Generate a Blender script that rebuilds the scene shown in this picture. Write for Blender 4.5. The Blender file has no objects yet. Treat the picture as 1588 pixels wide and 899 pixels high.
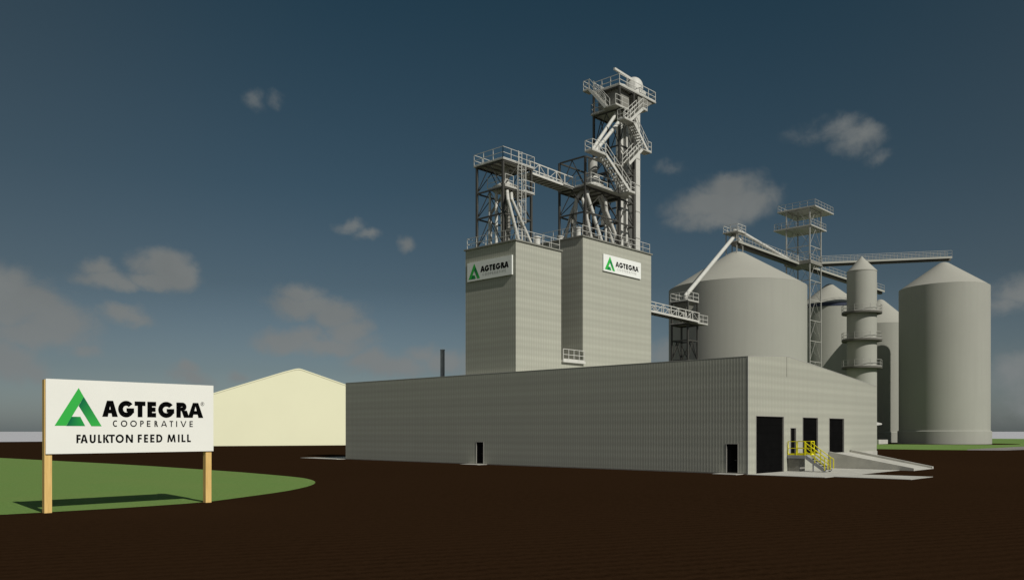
import bpy, math, random
from math import sin, cos, pi, atan2, sqrt, radians, tan, hypot
random.seed(7)
scene = bpy.context.scene
COL = scene.collection

# ------------------------------------------------------------------ materials
def newmat(name):
    m = bpy.data.materials.new(name); m.use_nodes = True
    nt = m.node_tree; b = nt.nodes['Principled BSDF']
    return m, nt, b
def N(nt, t, **kw):
    n = nt.nodes.new(t)
    for k, v in kw.items(): setattr(n, k, v)
    return n
def L(nt, a, b): nt.links.new(a, b)
def mathn(nt, op, a, b=None, c=None, clamp=False):
    n = N(nt, 'ShaderNodeMath', operation=op, use_clamp=clamp)
    for i, x in enumerate((a, b, c)):
        if x is None: continue
        if isinstance(x, (int, float)): n.inputs[i].default_value = x
        else: L(nt, x, n.inputs[i])
    return n.outputs[0]
def mixc(nt, fac, a, b, mode='MIX'):
    n = N(nt, 'ShaderNodeMix', data_type='RGBA', blend_type=mode)
    for s, x in ((n.inputs[0], fac), (n.inputs[6], a), (n.inputs[7], b)):
        if isinstance(x, (int, float)): s.default_value = x
        elif isinstance(x, tuple): s.default_value = (*x, 1)
        else: L(nt, x, s)
    return n.outputs[2]
def noise(nt, vec, scale, detail=3, rough=.55, dist=0.):
    n = N(nt, 'ShaderNodeTexNoise'); n.inputs['Scale'].default_value = scale
    n.inputs['Detail'].default_value = detail; n.inputs['Roughness'].default_value = rough
    n.inputs['Distortion'].default_value = dist
    if vec is not None: L(nt, vec, n.inputs['Vector'])
    return n.outputs['Fac']
def ramp(nt, fac, p0, p1, c0=(0, 0, 0), c1=(1, 1, 1)):
    n = N(nt, 'ShaderNodeValToRGB'); L(nt, fac, n.inputs[0])
    e = n.color_ramp.elements
    e[0].position, e[1].position = p0, p1
    e[0].color, e[1].color = (*c0, 1), (*c1, 1)
    return n.outputs[0]
def worldpos(nt):
    return N(nt, 'ShaderNodeNewGeometry').outputs['Position']
def scaled(nt, vec, s):
    n = N(nt, 'ShaderNodeVectorMath', operation='MULTIPLY'); L(nt, vec, n.inputs[0]); n.inputs[1].default_value = s
    return n.outputs[0]
def bump(nt, b, h, strength, dist):
    n = N(nt, 'ShaderNodeBump'); n.inputs['Strength'].default_value = strength
    n.inputs['Distance'].default_value = dist; L(nt, h, n.inputs['Height'])
    L(nt, n.outputs[0], b.inputs['Normal'])

def painted(name, col, rough=.5, var=.10, scale=.6, metallic=0., spec=.3, grime=0.):
    """painted or galvanised surface: base colour with weathering and slightly uneven gloss"""
    m, nt, b = newmat(name); p = worldpos(nt)
    f = noise(nt, p, scale, 5, .6)
    dark = tuple(c * (1 - var) for c in col); light = tuple(min(1, c * (1 + var)) for c in col)
    c = ramp(nt, f, .3, .7, dark, light)
    if grime:
        g = noise(nt, scaled(nt, p, (1.5, 1.5, .06)), 1., 4, .6)
        c = mixc(nt, ramp(nt, g, .45, .8), c, tuple(x * (1 - grime) for x in col))
    L(nt, c, b.inputs['Base Color'])
    b.inputs['Roughness'].default_value = rough; b.inputs['Metallic'].default_value = metallic
    b.inputs['Specular IOR Level'].default_value = spec
    return m

def siding(name, col):
    """ribbed metal wall sheets: vertical ribs, sheet laps, faint course-to-course tone"""
    m, nt, b = newmat(name); p = worldpos(nt)
    x = N(nt, 'ShaderNodeSeparateXYZ'); L(nt, p, x.inputs[0])
    s = mathn(nt, 'ADD', x.outputs[0], x.outputs[1])
    rib = mathn(nt, 'DIVIDE', mathn(nt, 'PINGPONG', s, .125), .125)      # rib every 0.25 m
    ribm = ramp(nt, rib, .45, .80)
    z = x.outputs[2]
    fine = mathn(nt, 'DIVIDE', mathn(nt, 'PINGPONG', z, .30), .30)       # embossed courses every 0.6 m
    finem = ramp(nt, fine, .2, .8)
    wob = noise(nt, scaled(nt, p, (.05, .05, .9)), 1., 3, .6)
    broad = mathn(nt, 'DIVIDE', mathn(nt, 'PINGPONG', mathn(nt, 'ADD', z, mathn(nt, 'MULTIPLY', wob, .5)), .87), .87)
    streak = noise(nt, scaled(nt, p, (2.2, 2.2, .10)), 1., 4, .65)
    blot = noise(nt, p, .35, 4, .6)
    c = mixc(nt, ribm, tuple(k * .87 for k in col), tuple(k * 1.10 for k in col))
    c = mixc(nt, mathn(nt, 'MULTIPLY', finem, .48), c, tuple(k * .80 for k in col))
    c = mixc(nt, mathn(nt, 'MULTIPLY', ramp(nt, broad, .25, .75), .22), c, tuple(k * .70 for k in col))
    c = mixc(nt, mathn(nt, 'MULTIPLY', ramp(nt, streak, .5, .8), .14), c, tuple(k * .62 for k in col))
    c = mixc(nt, mathn(nt, 'MULTIPLY', ramp(nt, blot, .4, .75), .10), c, tuple(k * .7 for k in col))
    L(nt, c, b.inputs['Base Color']); b.inputs['Roughness'].default_value = .6
    b.inputs['Specular IOR Level'].default_value = .15
    bump(nt, b, ribm, .3, .012)
    return m

M = {}
M['siding'] = siding('ribbed_siding', (.385, .387, .322))
M['silo'] = painted('silo_steel', (.322, .322, .280), .6, .03, .15, spec=.12, grime=.05)
M['silo_roof'] = painted('silo_roof_steel', (.335, .33, .285), .6, .03, .2, spec=.12)
M['white'] = painted('white_painted_steel', (.52, .515, .47), .5, .08, 1.2, grime=.15)
M['galv'] = painted('galvanised_steel', (.36, .355, .32), .5, .08, 1.5)
M['galv_dark'] = painted('weathered_galvanised', (.20, .195, .17), .55, .08, 1.)
M['dark'] = painted('dark_steel', (.055, .053, .046), .5, .15, 2.)
M['coping'] = painted('coping_metal', (.20, .20, .17), .5, .1, 1.)
M['black'] = painted('black_door', (.005, .005, .005), .8, .15, 1., spec=.0)
M['frame'] = painted('door_frame_metal', (.30, .29, .26), .5, .06, 1.)
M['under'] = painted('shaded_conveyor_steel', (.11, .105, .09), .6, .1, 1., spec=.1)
M['navy'] = painted('navy_band', (.02, .028, .055), .5, .1, 1.)
M['shedskin'] = painted('cream_sheet', (.72, .71, .505), .75, .03, .05, spec=.02)
M['signwhite'] = painted('sign_white', (.755, .755, .69), .7, .015, .8, spec=.03)
M['tsignwhite'] = painted('tower_sign_white', (.72, .735, .69), .7, .03, .8, spec=.03)
M['ink'] = painted('black_lettering', (.003, .003, .003), .8, .1, 1., spec=.0)
M['greyink'] = painted('grey_lettering', (.30, .30, .28), .6, .1, 1., spec=.1)
M['yellow'] = painted('yellow_paint', (.82, .74, .012), .5, .05, 3.)
M['stack'] = painted('dark_stack_steel', (.30, .32, .33), .45, .12, 1.)
M['stairgrey'] = painted('stair_grey_steel', (.27, .275, .28), .5, .08, 2.)

def concrete(name, col):
    m, nt, b = newmat(name); p = worldpos(nt)
    f = noise(nt, p, .7, 6, .65); g = noise(nt, p, 9., 4, .6)
    c = ramp(nt, f, .3, .72, tuple(k * .8 for k in col), tuple(k * 1.1 for k in col))
    c = mixc(nt, mathn(nt, 'MULTIPLY', g, .3), c, tuple(k * .7 for k in col))
    L(nt, c, b.inputs['Base Color']); b.inputs['Roughness'].default_value = .85
    b.inputs['Specular IOR Level'].default_value = .2
    bump(nt, b, g, .2, .01)
    return m
M['concrete'] = concrete('concrete', (.46, .45, .40))
M['gravel'] = concrete('pale_gravel', (.24, .22, .205))
M['pale_field'] = concrete('pale_far_field', (.50, .50, .52))

def wood():
    m, nt, b = newmat('pale_timber'); p = worldpos(nt)
    f = noise(nt, scaled(nt, p, (9., 9., .7)), 1.5, 5, .6, .6)
    L(nt, ramp(nt, f, .3, .72, (.58, .375, .125), (.74, .505, .19)), b.inputs['Base Color'])
    b.inputs['Roughness'].default_value = .75; b.inputs['Specular IOR Level'].default_value = .2
    bump(nt, b, f, .2, .01)
    return m
M['wood'] = wood()

def soil():
    m, nt, b = newmat('dark_brown_soil'); p = worldpos(nt)
    x = N(nt, 'ShaderNodeSeparateXYZ'); L(nt, p, x.inputs[0])
    jit = noise(nt, p, 1.1, 4, .65)
    # shallow raked rows running across the yard
    r = mathn(nt, 'ADD', mathn(nt, 'MULTIPLY', x.outputs[0], .42), mathn(nt, 'MULTIPLY', x.outputs[1], .908))
    r = mathn(nt, 'ADD', r, mathn(nt, 'MULTIPLY', jit, .55))
    row = mathn(nt, 'DIVIDE', mathn(nt, 'PINGPONG', r, .29), .29)
    clod = noise(nt, p, 5.5, 5, .7); big = noise(nt, p, .06, 4, .55); fine = noise(nt, p, 28., 3, .7)
    c = ramp(nt, clod, .3, .75, (.0190, .0095, .0042), (.0305, .0160, .0078))
    rowm = mathn(nt, 'MULTIPLY', ramp(nt, row, .25, .8), ramp(nt, noise(nt, p, 3.2, 4, .7), .38, .62, (.12,)*3, (1.,)*3))
    c = mixc(nt, mathn(nt, 'MULTIPLY', rowm, .75), c, (.0110, .0054, .0024))
    c = mixc(nt, ramp(nt, big, .35, .75), c, (.0230, .0118, .0055))
    c = mixc(nt, mathn(nt, 'MULTIPLY', ramp(nt, fine, .5, .72), .5), c, (.038, .0205, .0100))
    L(nt, c, b.inputs['Base Color']); b.inputs['Roughness'].default_value = .95
    b.inputs['Specular IOR Level'].default_value = 0.
    h = mathn(nt, 'ADD', mathn(nt, 'MULTIPLY', clod, 1.), mathn(nt, 'MULTIPLY', row, .5))
    bump(nt, b, h, .35, .05)
    return m
M['soil'] = soil()

def turf():
    m, nt, b = newmat('mown_turf'); p = worldpos(nt)
    a = noise(nt, p, 6., 5, .75); c2 = noise(nt, p, 45., 3, .7); big = noise(nt, p, .25, 4, .6)
    c = ramp(nt, a, .3, .72, (.080, .155, .032), (.165, .268, .068))
    c = mixc(nt, mathn(nt, 'MULTIPLY', ramp(nt, c2, .35, .75), .55), c, (.185, .285, .085))
    c = mixc(nt, mathn(nt, 'MULTIPLY', ramp(nt, big, .4, .75), .5), c, (.160, .222, .062))
    L(nt, c, b.inputs['Base Color']); b.inputs['Roughness'].default_value = .9
    b.inputs['Specular IOR Level'].default_value = .1
    bump(nt, b, mathn(nt, 'ADD', a, c2), .5, .03)
    return m
M['turf'] = turf()

def emblem_mat():
    m, nt, b = newmat('green_emblem_print')
    a = N(nt, 'ShaderNodeVertexColor'); a.layer_name = 'Col'
    L(nt, a.outputs[0], b.inputs['Base Color']); b.inputs['Roughness'].default_value = .55
    b.inputs['Specular IOR Level'].default_value = .15
    return m
M['emblem'] = emblem_mat()

# ------------------------------------------------------------------ mesh builder
ORG = {}
def vsub(a, b): return (a[0]-b[0], a[1]-b[1], a[2]-b[2])
def vadd(a, b): return (a[0]+b[0], a[1]+b[1], a[2]+b[2])
def vmul(a, s): return (a[0]*s, a[1]*s, a[2]*s)
def vlen(a): return sqrt(a[0]**2+a[1]**2+a[2]**2)
def vnorm(a):
    l = vlen(a) or 1; return (a[0]/l, a[1]/l, a[2]/l)
def cross(a, b): return (a[1]*b[2]-a[2]*b[1], a[2]*b[0]-a[0]*b[2], a[0]*b[1]-a[1]*b[0])
def lerp(a, b, t): return tuple(x+(y-x)*t for x, y in zip(a, b))

class MB:
    def __init__(s): s.v = []; s.f = []; s.sm = []; s.col = {}
    def add(s, vs, fs, smooth=False):
        o = len(s.v); s.v += [tuple(x) for x in vs]
        for f in fs: s.f.append(tuple(i+o for i in f)); s.sm.append(smooth)
        return s
    def box(s, x0, x1, y0, y1, z0, z1):
        vs = [(x, y, z) for z in (z0, z1) for x, y in ((x0, y0), (x1, y0), (x1, y1), (x0, y1))]
        return s.add(vs, [(3, 2, 1, 0), (4, 5, 6, 7), (0, 1, 5, 4), (1, 2, 6, 5), (2, 3, 7, 6), (3, 0, 4, 7)])
    def beam(s, p0, p1, w, h=None, up=(0, 0, 1)):
        h = w if h is None else h
        d = vnorm(vsub(p1, p0))
        if abs(d[0]*up[0]+d[1]*up[1]+d[2]*up[2]) > .98: up = (1, 0, 0)
        a = vnorm(cross(d, up)); b = cross(a, d)
        vs = []
        for p in (p0, p1):
            for sa, sb in ((-1, -1), (1, -1), (1, 1), (-1, 1)):
                vs.append(vadd(p, vadd(vmul(a, sa*w/2), vmul(b, sb*h/2))))
        return s.add(vs, [(3, 2, 1, 0), (4, 5, 6, 7), (0, 1, 5, 4), (1, 2, 6, 5), (2, 3, 7, 6), (3, 0, 4, 7)])
    def tube(s, p0, p1, r, r1=None, n=12, caps=True):
        r1 = r if r1 is None else r1
        d = vnorm(vsub(p1, p0)); up = (0, 0, 1) if abs(d[2]) < .95 else (1, 0, 0)
        a = vnorm(cross(d, up)); b = cross(a, d); vs = []
        for p, rr in ((p0, r), (p1, r1)):
            for i in range(n):
                t = 2*pi*i/n; vs.append(vadd(p, vadd(vmul(a, cos(t)*rr), vmul(b, sin(t)*rr))))
        s.add(vs, [(i, (i+1) % n, (i+1) % n+n, i+n) for i in range(n)], True)
        if caps: s.add(vs[:n], [tuple(range(n))[::-1]]); s.add(vs[n:], [tuple(range(n))])
        return s
    def lathe(s, c, prof, n=64, smooth=True):
        """prof: list of (r, z); separate calls keep hard edges"""
        vs = []
        for r, z in prof:
            for i in range(n):
                t = 2*pi*i/n; vs.append((c[0]+r*cos(t), c[1]+r*sin(t), z))
        fs = []
        for k in range(len(prof)-1):
            for i in range(n):
                fs.append((k*n+i, k*n+(i+1) % n, (k+1)*n+(i+1) % n, (k+1)*n+i))
        return s.add(vs, fs, smooth)
    def disc(s, c, r, z, n=64): return s.add([(c[0]+r*cos(2*pi*i/n), c[1]+r*sin(2*pi*i/n), z) for i in range(n)], [tuple(range(n))])
    def prism(s, poly, ext):
        """planar polygon (list of 3D) extruded by vector ext"""
        n = len(poly); vs = list(poly)+[vadd(p, ext) for p in poly]
        return s.add(vs, [tuple(range(n))[::-1], tuple(range(n, 2*n))]+[(i, (i+1) % n, (i+1) % n+n, i+n) for i in range(n)])
    def railing(s, pts, h=1.07, sp=1.25, w=.046, toe=.12, closed=False, mids=1):
        if closed: pts = list(pts)+[pts[0]]
        for k in range(len(pts)-1):
            a, b = pts[k], pts[k+1]
            n = max(1, round(hypot(b[0]-a[0], b[1]-a[1])/sp))
            for i in range(n+1):
                if i == n and (k < len(pts)-2 or closed): continue
                p = lerp(a, b, i/n); s.beam(p, vadd(p, (0, 0, h)), w)
            for q in range(mids+1):
                z = h*(q+1)/(mids+1); s.beam(vadd(a, (0, 0, z)), vadd(b, (0, 0, z)), w*.9)
            if toe: s.beam(vadd(a, (0, 0, toe/2)), vadd(b, (0, 0, toe/2)), .02, toe)
        return s
    def build(s, name, mat, parent=None, org=None, smooth_angle=None):
        if parent is not None: org = ORG[parent.name]
        if org is None:
            xs = [p[0] for p in s.v]; ys = [p[1] for p in s.v]
            org = ((min(xs)+max(xs))/2, (min(ys)+max(ys))/2, min(p[2] for p in s.v))
        me = bpy.data.meshes.new(name)
        me.from_pydata([vsub(p, org) for p in s.v], [], s.f)
        me.polygons.foreach_set('use_smooth', s.sm)
        me.materials.append(M[mat] if isinstance(mat, str) else mat); me.update()
        o = bpy.data.objects.new(name, me); COL.objects.link(o)
        if parent is not None: o.parent = parent
        else: o.location = org
        ORG[o.name] = org
        return o

def tag(o, label=None, cat=None, group=None, kind=None):
    if label: o['label'] = label
    if cat: o['category'] = cat
    if group: o['group'] = group
    if kind: o['kind'] = kind
    return o
def thing(name, loc, label, cat, group=None):
    o = bpy.data.objects.new(name, None); COL.objects.link(o); o.location = loc
    o.empty_display_size = .5; ORG[o.name] = tuple(loc)
    return tag(o, label, cat, group)

# ------------------------------------------------------------------ terrain
XK = [-600, -420, -300, -200, -120, -80, -60, -45, -30, -15, 0, 10, 20, 27, 34, 41, 48, 60, 80, 100, 130, 160, 190, 222]
YK = [-420, -300, -200, -130, -90, -60, -40, -20, 0, 20, 40, 60, 80, 95, 108, 120, 140, 170, 200, 230, 256]
HX = {27: .25, 34: .5, 41: .8}
def hx(x):
    if x <= 20: return 0.
    if x >= 48: return 1.
    ks = [(20, 0.), (27, .25), (34, .5), (41, .8), (48, 1.)]
    for (a, ha), (b, hb) in zip(ks, ks[1:]):
        if a <= x <= b: return ha+(hb-ha)*(x-a)/(b-a)
def hy(y): return 1. if y <= 95 else 0. if y >= 120 else (120-y)/25
def terrain(x, y): return hx(x)*hy(y)

g = MB()
vs = [(x, y, terrain(x, y)) for y in YK for x in XK]; nx = len(XK)
g.add(vs, [(j*nx+i, j*nx+i+1, (j+1)*nx+i+1, (j+1)*nx+i) for j in range(len(YK)-1) for i in range(nx-1)])
tag(g.build('ground', 'soil', org=(0, 0, 0)), kind='structure')
g = MB(); R = 9000
g.add([(-R, -R, -.06), (R, -R, -.06), (R, R, -.06), (-R, R, -.06)], [(0, 1, 2, 3)])
tag(g.build('far_field', 'pale_field', org=(0, 0, -.06)), kind='structure')

def sheet(name, mat, pts, z):
    g = MB(); g.add([(x, y, terrain(x, y)+z) for x, y in pts], [tuple(range(len(pts)))])
    return tag(g.build(name, mat), kind='structure')
def smooth_loop(pts, it=2, keep=0):
    for _ in range(it):
        out = []
        n = len(pts)
        for i in range(n):
            a, b = pts[i], pts[(i+1) % n]
            out += [(a[0]*.75+b[0]*.25, a[1]*.75+b[1]*.25), (a[0]*.25+b[0]*.75, a[1]*.25+b[1]*.75)]
        pts = out
    return pts
lawn = [(-120, 30), (-80, 14), (-56, 8.1), (-46.77, 6.55), (-45.34, 6.35), (-42.16, 6.02), (-38.81, 6.2), (-36.88, 7.2), (-32.81, 9.43), (-30.23, 11.48),
        (-28.42, 13.31), (-27.07, 15.09), (-26.01, 16.95), (-24.87, 19.77), (-24.31, 23.26), (-23.56, 31.99), (-23.49, 51.76),
        (-24.8, 70.76), (-25.57, 83.73), (-28, 110), (-60, 130), (-120, 120)]
sheet('lawn', 'turf', smooth_loop(lawn, 1), .008)
sheet('lawn', 'turf', [(49.2, 16.), (48.9, 8.49), (48.66, 2.19), (49.91, -1.62), (53.7, -1.0), (62, -1.1), (80.28, -1.3), (110, -3), (160, -8), (221.9, -12), (221.9, 94), (150, 94), (60, 94), (50, 60)], .006)
sheet('gravel_path', 'gravel', [(49.4, -1.75), (49.9, -3.2), (51.12, -5.29), (58.35, -6.2), (80, -9), (120, -14), (120, -4.5), (80.28, -1.05), (62, -.75), (53.7, -.63)], .012)
sheet('dirt_pad', 'soil', [(101.4+11.5*cos(i*pi/24), 15.55+11.5*sin(i*pi/24)) for i in range(48)], .016)
sheet('dirt_pad', 'soil', [(88, 22), (90, 18), (94, 22), (104, 25), (121, 24), (125, 31), (122, 38), (101, 44), (92, 40), (86, 30)], .020)

# ------------------------------------------------------------------ feed mill warehouse
W = 25.83; LEN = 49.79; EV = 8.69; RX, RZ = 6.39, 9.14; EVR = 7.5
wh = thing('warehouse', (W/2, LEN/2, 0), 'long low grey ribbed metal warehouse with dock doors below the two mill towers', 'warehouse')
def wall_grid(mb, axis, c, a0, a1, z0, z1, holes):
    """rectangular wall in plane axis=c split round its openings"""
    As = sorted({a0, a1, *[h[0] for h in holes], *[h[1] for h in holes]})
    Zs = sorted({z0, z1, *[h[2] for h in holes], *[h[3] for h in holes]})
    for i in range(len(As)-1):
        for k in range(len(Zs)-1):
            am, zm = (As[i]+As[i+1])/2, (Zs[k]+Zs[k+1])/2
            if any(h[0] < am < h[1] and h[2] < zm < h[3] for h in holes): continue
            q = [(As[i], Zs[k]), (As[i+1], Zs[k]), (As[i+1], Zs[k+1]), (As[i], Zs[k+1])]
            mb.add([(c, a, z) if axis == 'x' else (a, c, z) for a, z in q], [(0, 1, 2, 3)])
end_holes = [(1.26, 5.82, 0, 4.3), (7.09, 8.03, 1.32, 3.42), (9.35, 12.25, 1.32, 4.29), (14.65, 17.82, 1.32, 4.28)]
side_holes = [(.83, 1.73, .03, 2.22), (27.53, 28.46, .03, 2.13)]
w = MB()
wall_grid(w, 'y', 0, 0, W, 0, 4.6, end_holes)
w.add([(0, 0, 4.6), (W, 0, 4.6), (W, 0, EVR), (RX, 0, RZ), (0, 0, EV)], [(0, 1, 2, 3, 4)])
wall_grid(w, 'x', 0, 0, LEN, 0, EV, side_holes)
w.add([(0, LEN, 0), (W, LEN, 0), (W, LEN, EVR), (RX, LEN, RZ), (0, LEN, EV)], [(4, 3, 2, 1, 0)])
w.add([(W, 0, 0), (W, LEN, 0), (W, LEN, EVR), (W, 0, EVR)], [(0, 1, 2, 3)])
w.build('wall', 'siding', wh)
r = MB()
e = .012
r.add([(-e, -e, EV+.005), (-e, LEN+e, EV+.005), (RX, LEN+e, RZ+.01), (RX, -e, RZ+.01), (W+e, -e, EVR+.005), (W+e, LEN+e, EVR+.005),
       (-e, -e, EV-.03), (-e, LEN+e, EV-.05), (RX, LEN+e, RZ-.045), (RX, -e, RZ-.045), (W+e, -e, EVR-.03), (W+e, LEN+e, EVR-.03)],
      [(0, 3, 2, 1), (3, 4, 5, 2), (0, 1, 7, 6), (4, 10, 11, 5), (3, 0, 6, 9), (4, 3, 9, 10), (1, 2, 8, 7), (2, 5, 11, 8)])
r.build('roof', 'galv', wh)
t = MB(); t.box(-.012, .05, -.012, .05, .02, EV-.1)
t.build('corner_trim', 'galv', wh)
t = MB(); t.box(RX-.025, RX+.025, -.02, .01, 7.47, RZ-.1); t.build('downpipe', 'coping', wh)
t = MB(); t.box(-.02, .004, .05, LEN, 0.0, .10); t.build('base_trim', 'galv_dark', wh)
f = MB(); f.box(18.9, W+.03, -.045, .02, -.2, 1.3); f.box(W-.02, W+.03, .02, LEN, -.2, 1.3); f.build('foundation', 'concrete', wh)
def door(kind, axis, c, a0, a1, z0, z1, rec=.10, fw=.045, panels=None):
    m = MB()
    if axis == 'y': m.box(a0, a1, c+rec, c+rec+.05, z0, z1)
    else: m.box(c+rec, c+rec+.05, a0, a1, z0, z1)
    d = m.build(kind, 'black', wh)
    fr = MB()
    for b0, b1, q0, q1 in ((a0-fw, a0, z0, z1), (a1, a1+fw, z0, z1), (a0-fw, a1+fw, z1, z1+fw)):
        if axis == 'y': fr.box(b0, b1, c-.025, c+rec+.06, q0, q1)
        else: fr.box(c-.025, c+rec+.06, b0, b1, q0, q1)
    fr.build('door_frame', 'frame', d)
    if panels:
        s = MB()
        for k in range(1, panels):
            z = z0+(z1-z0)*k/panels
            if axis == 'y': s.box(a0+.02, a1-.02, c+rec-.012, c+rec, z-.03, z)
        s.build('panel_seam', 'black', d)
    else:
        hm = MB()
        if axis == 'y': hm.beam((a0+.1, c+rec-.05, z0+1.0), (a0+.24, c+rec-.05, z0+1.0), .03)
        else: hm.beam((c+rec-.05, a0+.1, z0+1.0), (c+rec-.05, a0+.24, z0+1.0), .03)
        hm.build('handle', 'dark', d)
    return d
door('overhead_door', 'y', 0, *end_holes[0], panels=7)
door('door', 'y', 0, *end_holes[1])
door('dock_door', 'y', 0, *end_holes[2], panels=5)
door('dock_door', 'y', 0, *end_holes[3], panels=5)
door('door', 'x', 0, *side_holes[0], rec=.04); door('door', 'x', 0, *side_holes[1], rec=.04)
cn = MB(); cn.prism([(W+.04, .25, 4.12), (W+2.1, .25, 3.95), (W+2.1, .25, 3.83), (W+.04, .25, 3.70)], (0, 1.6, 0)); cn.build('canopy', 'white', wh)

# concrete aprons
def slab(name, x0, x1, y0, y1, z=.035, mat='concrete'):
    m = MB(); m.box(x0, x1, y0, y1, -.25, z); return tag(m.build(name, mat), kind='structure')
slab('pavement', -.3, 14.4, -5.87, -.05, .03)
slab('pavement', 1.2, 5.75, -10.95, -5.875, .026)
slab('pavement', -1.15, -.03, .35, 2.3)
slab('pavement', -1.3, -.03, 27.0, 29.4)
slab('pavement', -1.2, 9, LEN+.05, 57.2)

# dock ramp: sloped slab with kerb walls each side
rp = thing('dock_ramp', (17, -3.4, 0), 'concrete ramp with low kerbs rising from the dirt to the right dock door', 'ramp')
m = MB(); m.prism([(14.75, -.06, -.1), (14.75, -6.9, -.1), (14.75, -6.9, .05), (14.75, -.06, 1.3)], (4.4, 0, 0)); m.build('slab', 'concrete', rp)
for x0 in (14.45, 19.15):
    m = MB(); m.prism([(x0, -.06, -.12), (x0, -6.95, -.12), (x0, -6.95, .20), (x0, -.06, 1.42 if x0 < 15 else 1.52)], (.3, 0, 0)); m.build('kerb_wall', 'concrete', rp)

# dock stairs with yellow rails
ds = thing('dock_stairs', (7.2, -1.6, 0), 'grey steel dock stairs and landing with yellow guard rails by the small door', 'stairs')
m = MB(); m.box(6.4, 8.2, -1.5, -.06, 1.2, 1.31); m.box(6.38, 6.42, -1.52, -.06, 1.05, 1.195); m.box(6.425, 8.2, -1.545, -1.503, 1.05, 1.3); m.build('landing', 'stairgrey', ds)
for x in (6.44, 7.52):
    m = MB(); m.beam((x, -1.53, 1.17), (x, -3.08, .10), .05, .26); m.build('stringer', 'stairgrey', ds)
for k in range(6):
    y = -1.62-k*.245; z = 1.12-k*.185
    m = MB(); m.box(6.47, 7.49, y-.25, y, z-.04, z); m.build('tread', 'galv', ds)
for p in ((8.1, -1.42), (8.1, -.2)):
    m = MB(); m.beam((*p, -.02), (*p, 1.2), .10); m.build('leg', 'stairgrey', ds)
m = MB(); m.box(6.5, 7.6, -.95, -.07, 0.03, 1.03); m.build('support_box', 'galv_dark', ds)
def stair_rail(x):
    m = MB(); t0 = (x, -1.5, 1.28); t1 = (x, -3.02, .17)
    for t in (0., .5, 1.):
        p = lerp(t0, t1, t); m.beam(p, vadd(p, (0, 0, 1.0)), .06)
    for h in (.35, .67, 1.0): m.beam(vadd(t0, (0, 0, h)), vadd(t1, (0, 0, h)), .055)
    m.beam(vadd(t1, (0, 0, 1.0)), vadd(t1, (0, -.25, .85)), .055); m.beam(vadd(t1, (0, -.25, .85)), vadd(t1, (0, -.25, .1)), .05)
    return m
stair_rail(6.44).build('handrail', 'yellow', ds); stair_rail(7.52).build('handrail', 'yellow', ds)
m = MB(); m.railing([(6.43, -.1, 1.31), (6.43, -1.46, 1.31)], 1.07, .7, .055, .13); m.build('guard_rail', 'yellow', ds)
m = MB(); m.railing([(7.56, -1.46, 1.31), (8.16, -1.46, 1.31), (8.16, -.1, 1.31)], 1.07, .7, .055, .13); m.build('guard_rail', 'yellow', ds)

# exhaust stack
m = MB(); m.tube((4.2, 38, 8.7), (4.2, 38, 11.97), .235, n=24); m.tube((4.2, 38, 11.9), (4.2, 38, 12.0), .26, n=24)
st = m.build('exhaust_stack', 'stack'); tag(st, 'dark grey exhaust pipe standing on the warehouse roof left of the towers', 'exhaust pipe')

# ------------------------------------------------------------------ mill towers
TX0, TX1, TX2, TX3 = .8, 7.43, 10.88, 23.34; TY0, TY1 = 24.01, 30.83
def mill_tower(x0, x1, top, label, rails, vents):
    t = thing('mill_tower', ((x0+x1)/2, (TY0+TY1)/2, 8.6), label, 'mill tower', 'mill towers')
    m = MB(); m.box(x0, x1, TY0, TY1, 8.6, top-.02); m.build('wall', 'siding', t)
    m = MB()
    o = .13
    m.box(x0-o, x1+o, TY0-o, TY0-.004, top-.07, top+.07); m.box(x0-o, x1+o, TY1+.004, TY1+o, top-.07, top+.07)
    m.box(x0-o, x0-.004, TY0-.004, TY1+.004, top-.07, top+.07); m.box(x1+.004, x1+o, TY0-.004, TY1+.004, top-.07, top+.07)
    m.build('coping', 'coping', t)
    m = MB(); m.box(x0-.002, x1+.002, TY0-.002, TY1+.002, top-.018, top+.04); m.build('roof', 'galv_dark', t)
    m = MB(); m.railing(rails, 1.1, 1.3, .045, .1, closed=True); m.build('railing', 'white', t)
    for (x, y, r_, h) in vents:
        m = MB(); m.tube((x, y, top+.03), (x, y, top+h), r_, n=16); m.tube((x, y, top+h), (x, y, top+h+.12), r_*1.25, n=16); m.build('roof_vent', 'white', t)
    return t
q = .12
mill_tower(TX0, TX1, 21.1, 'shorter left ribbed grey mill tower with a sign on its shaded side', [(TX0+q, TY0+q, 21.14), (TX1-q, TY0+q, 21.14), (TX1-q, TY1-q, 21.14), (TX0+q, TY1-q, 21.14)], [(5.6, 25.6, .32, 1.2), (6.3, 27.5, .25, .7)])
mill_tower(TX2, TX3, 23.2, 'taller right ribbed grey mill tower with a sign on its sunlit side', [(TX2+q, TY0+q, 23.24), (TX3-q, TY0+q, 23.24), (TX3-q, TY1-q, 23.24), (TX2+q, TY1-q, 23.24)], [(11.9, 25.4, .3, 1.1), (20.4, 25.0, .3, .9), (11.6, 27.6, .3, .5), (19.2, 25.9, .25, .8)])
m = MB(); m.box(TX1+.003, TX2-.003, TY0+.004, TY1-.3, 8.6, 10.05)
lk = thing('link_block', ((TX1+TX2)/2, 27, 8.6), 'low ribbed wall block filling the gap between the two towers', 'wall block')
m.build('wall', 'siding', lk)
m = MB(); m.box(TX1+.004, TX2+.10, TY0-.28, TY1-.32, 10.054, 10.3); m.build('ledge', 'white', lk)
m = MB(); m.railing([(TX1+.08, TY0-.2, 10.3), (TX2-.02, TY0-.2, 10.3)], 1.07, .85, .06, .12)
tag(m.build('guard_rail', 'white'), 'white guard rail across the gap between the two mill towers', 'guard rail')
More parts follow.
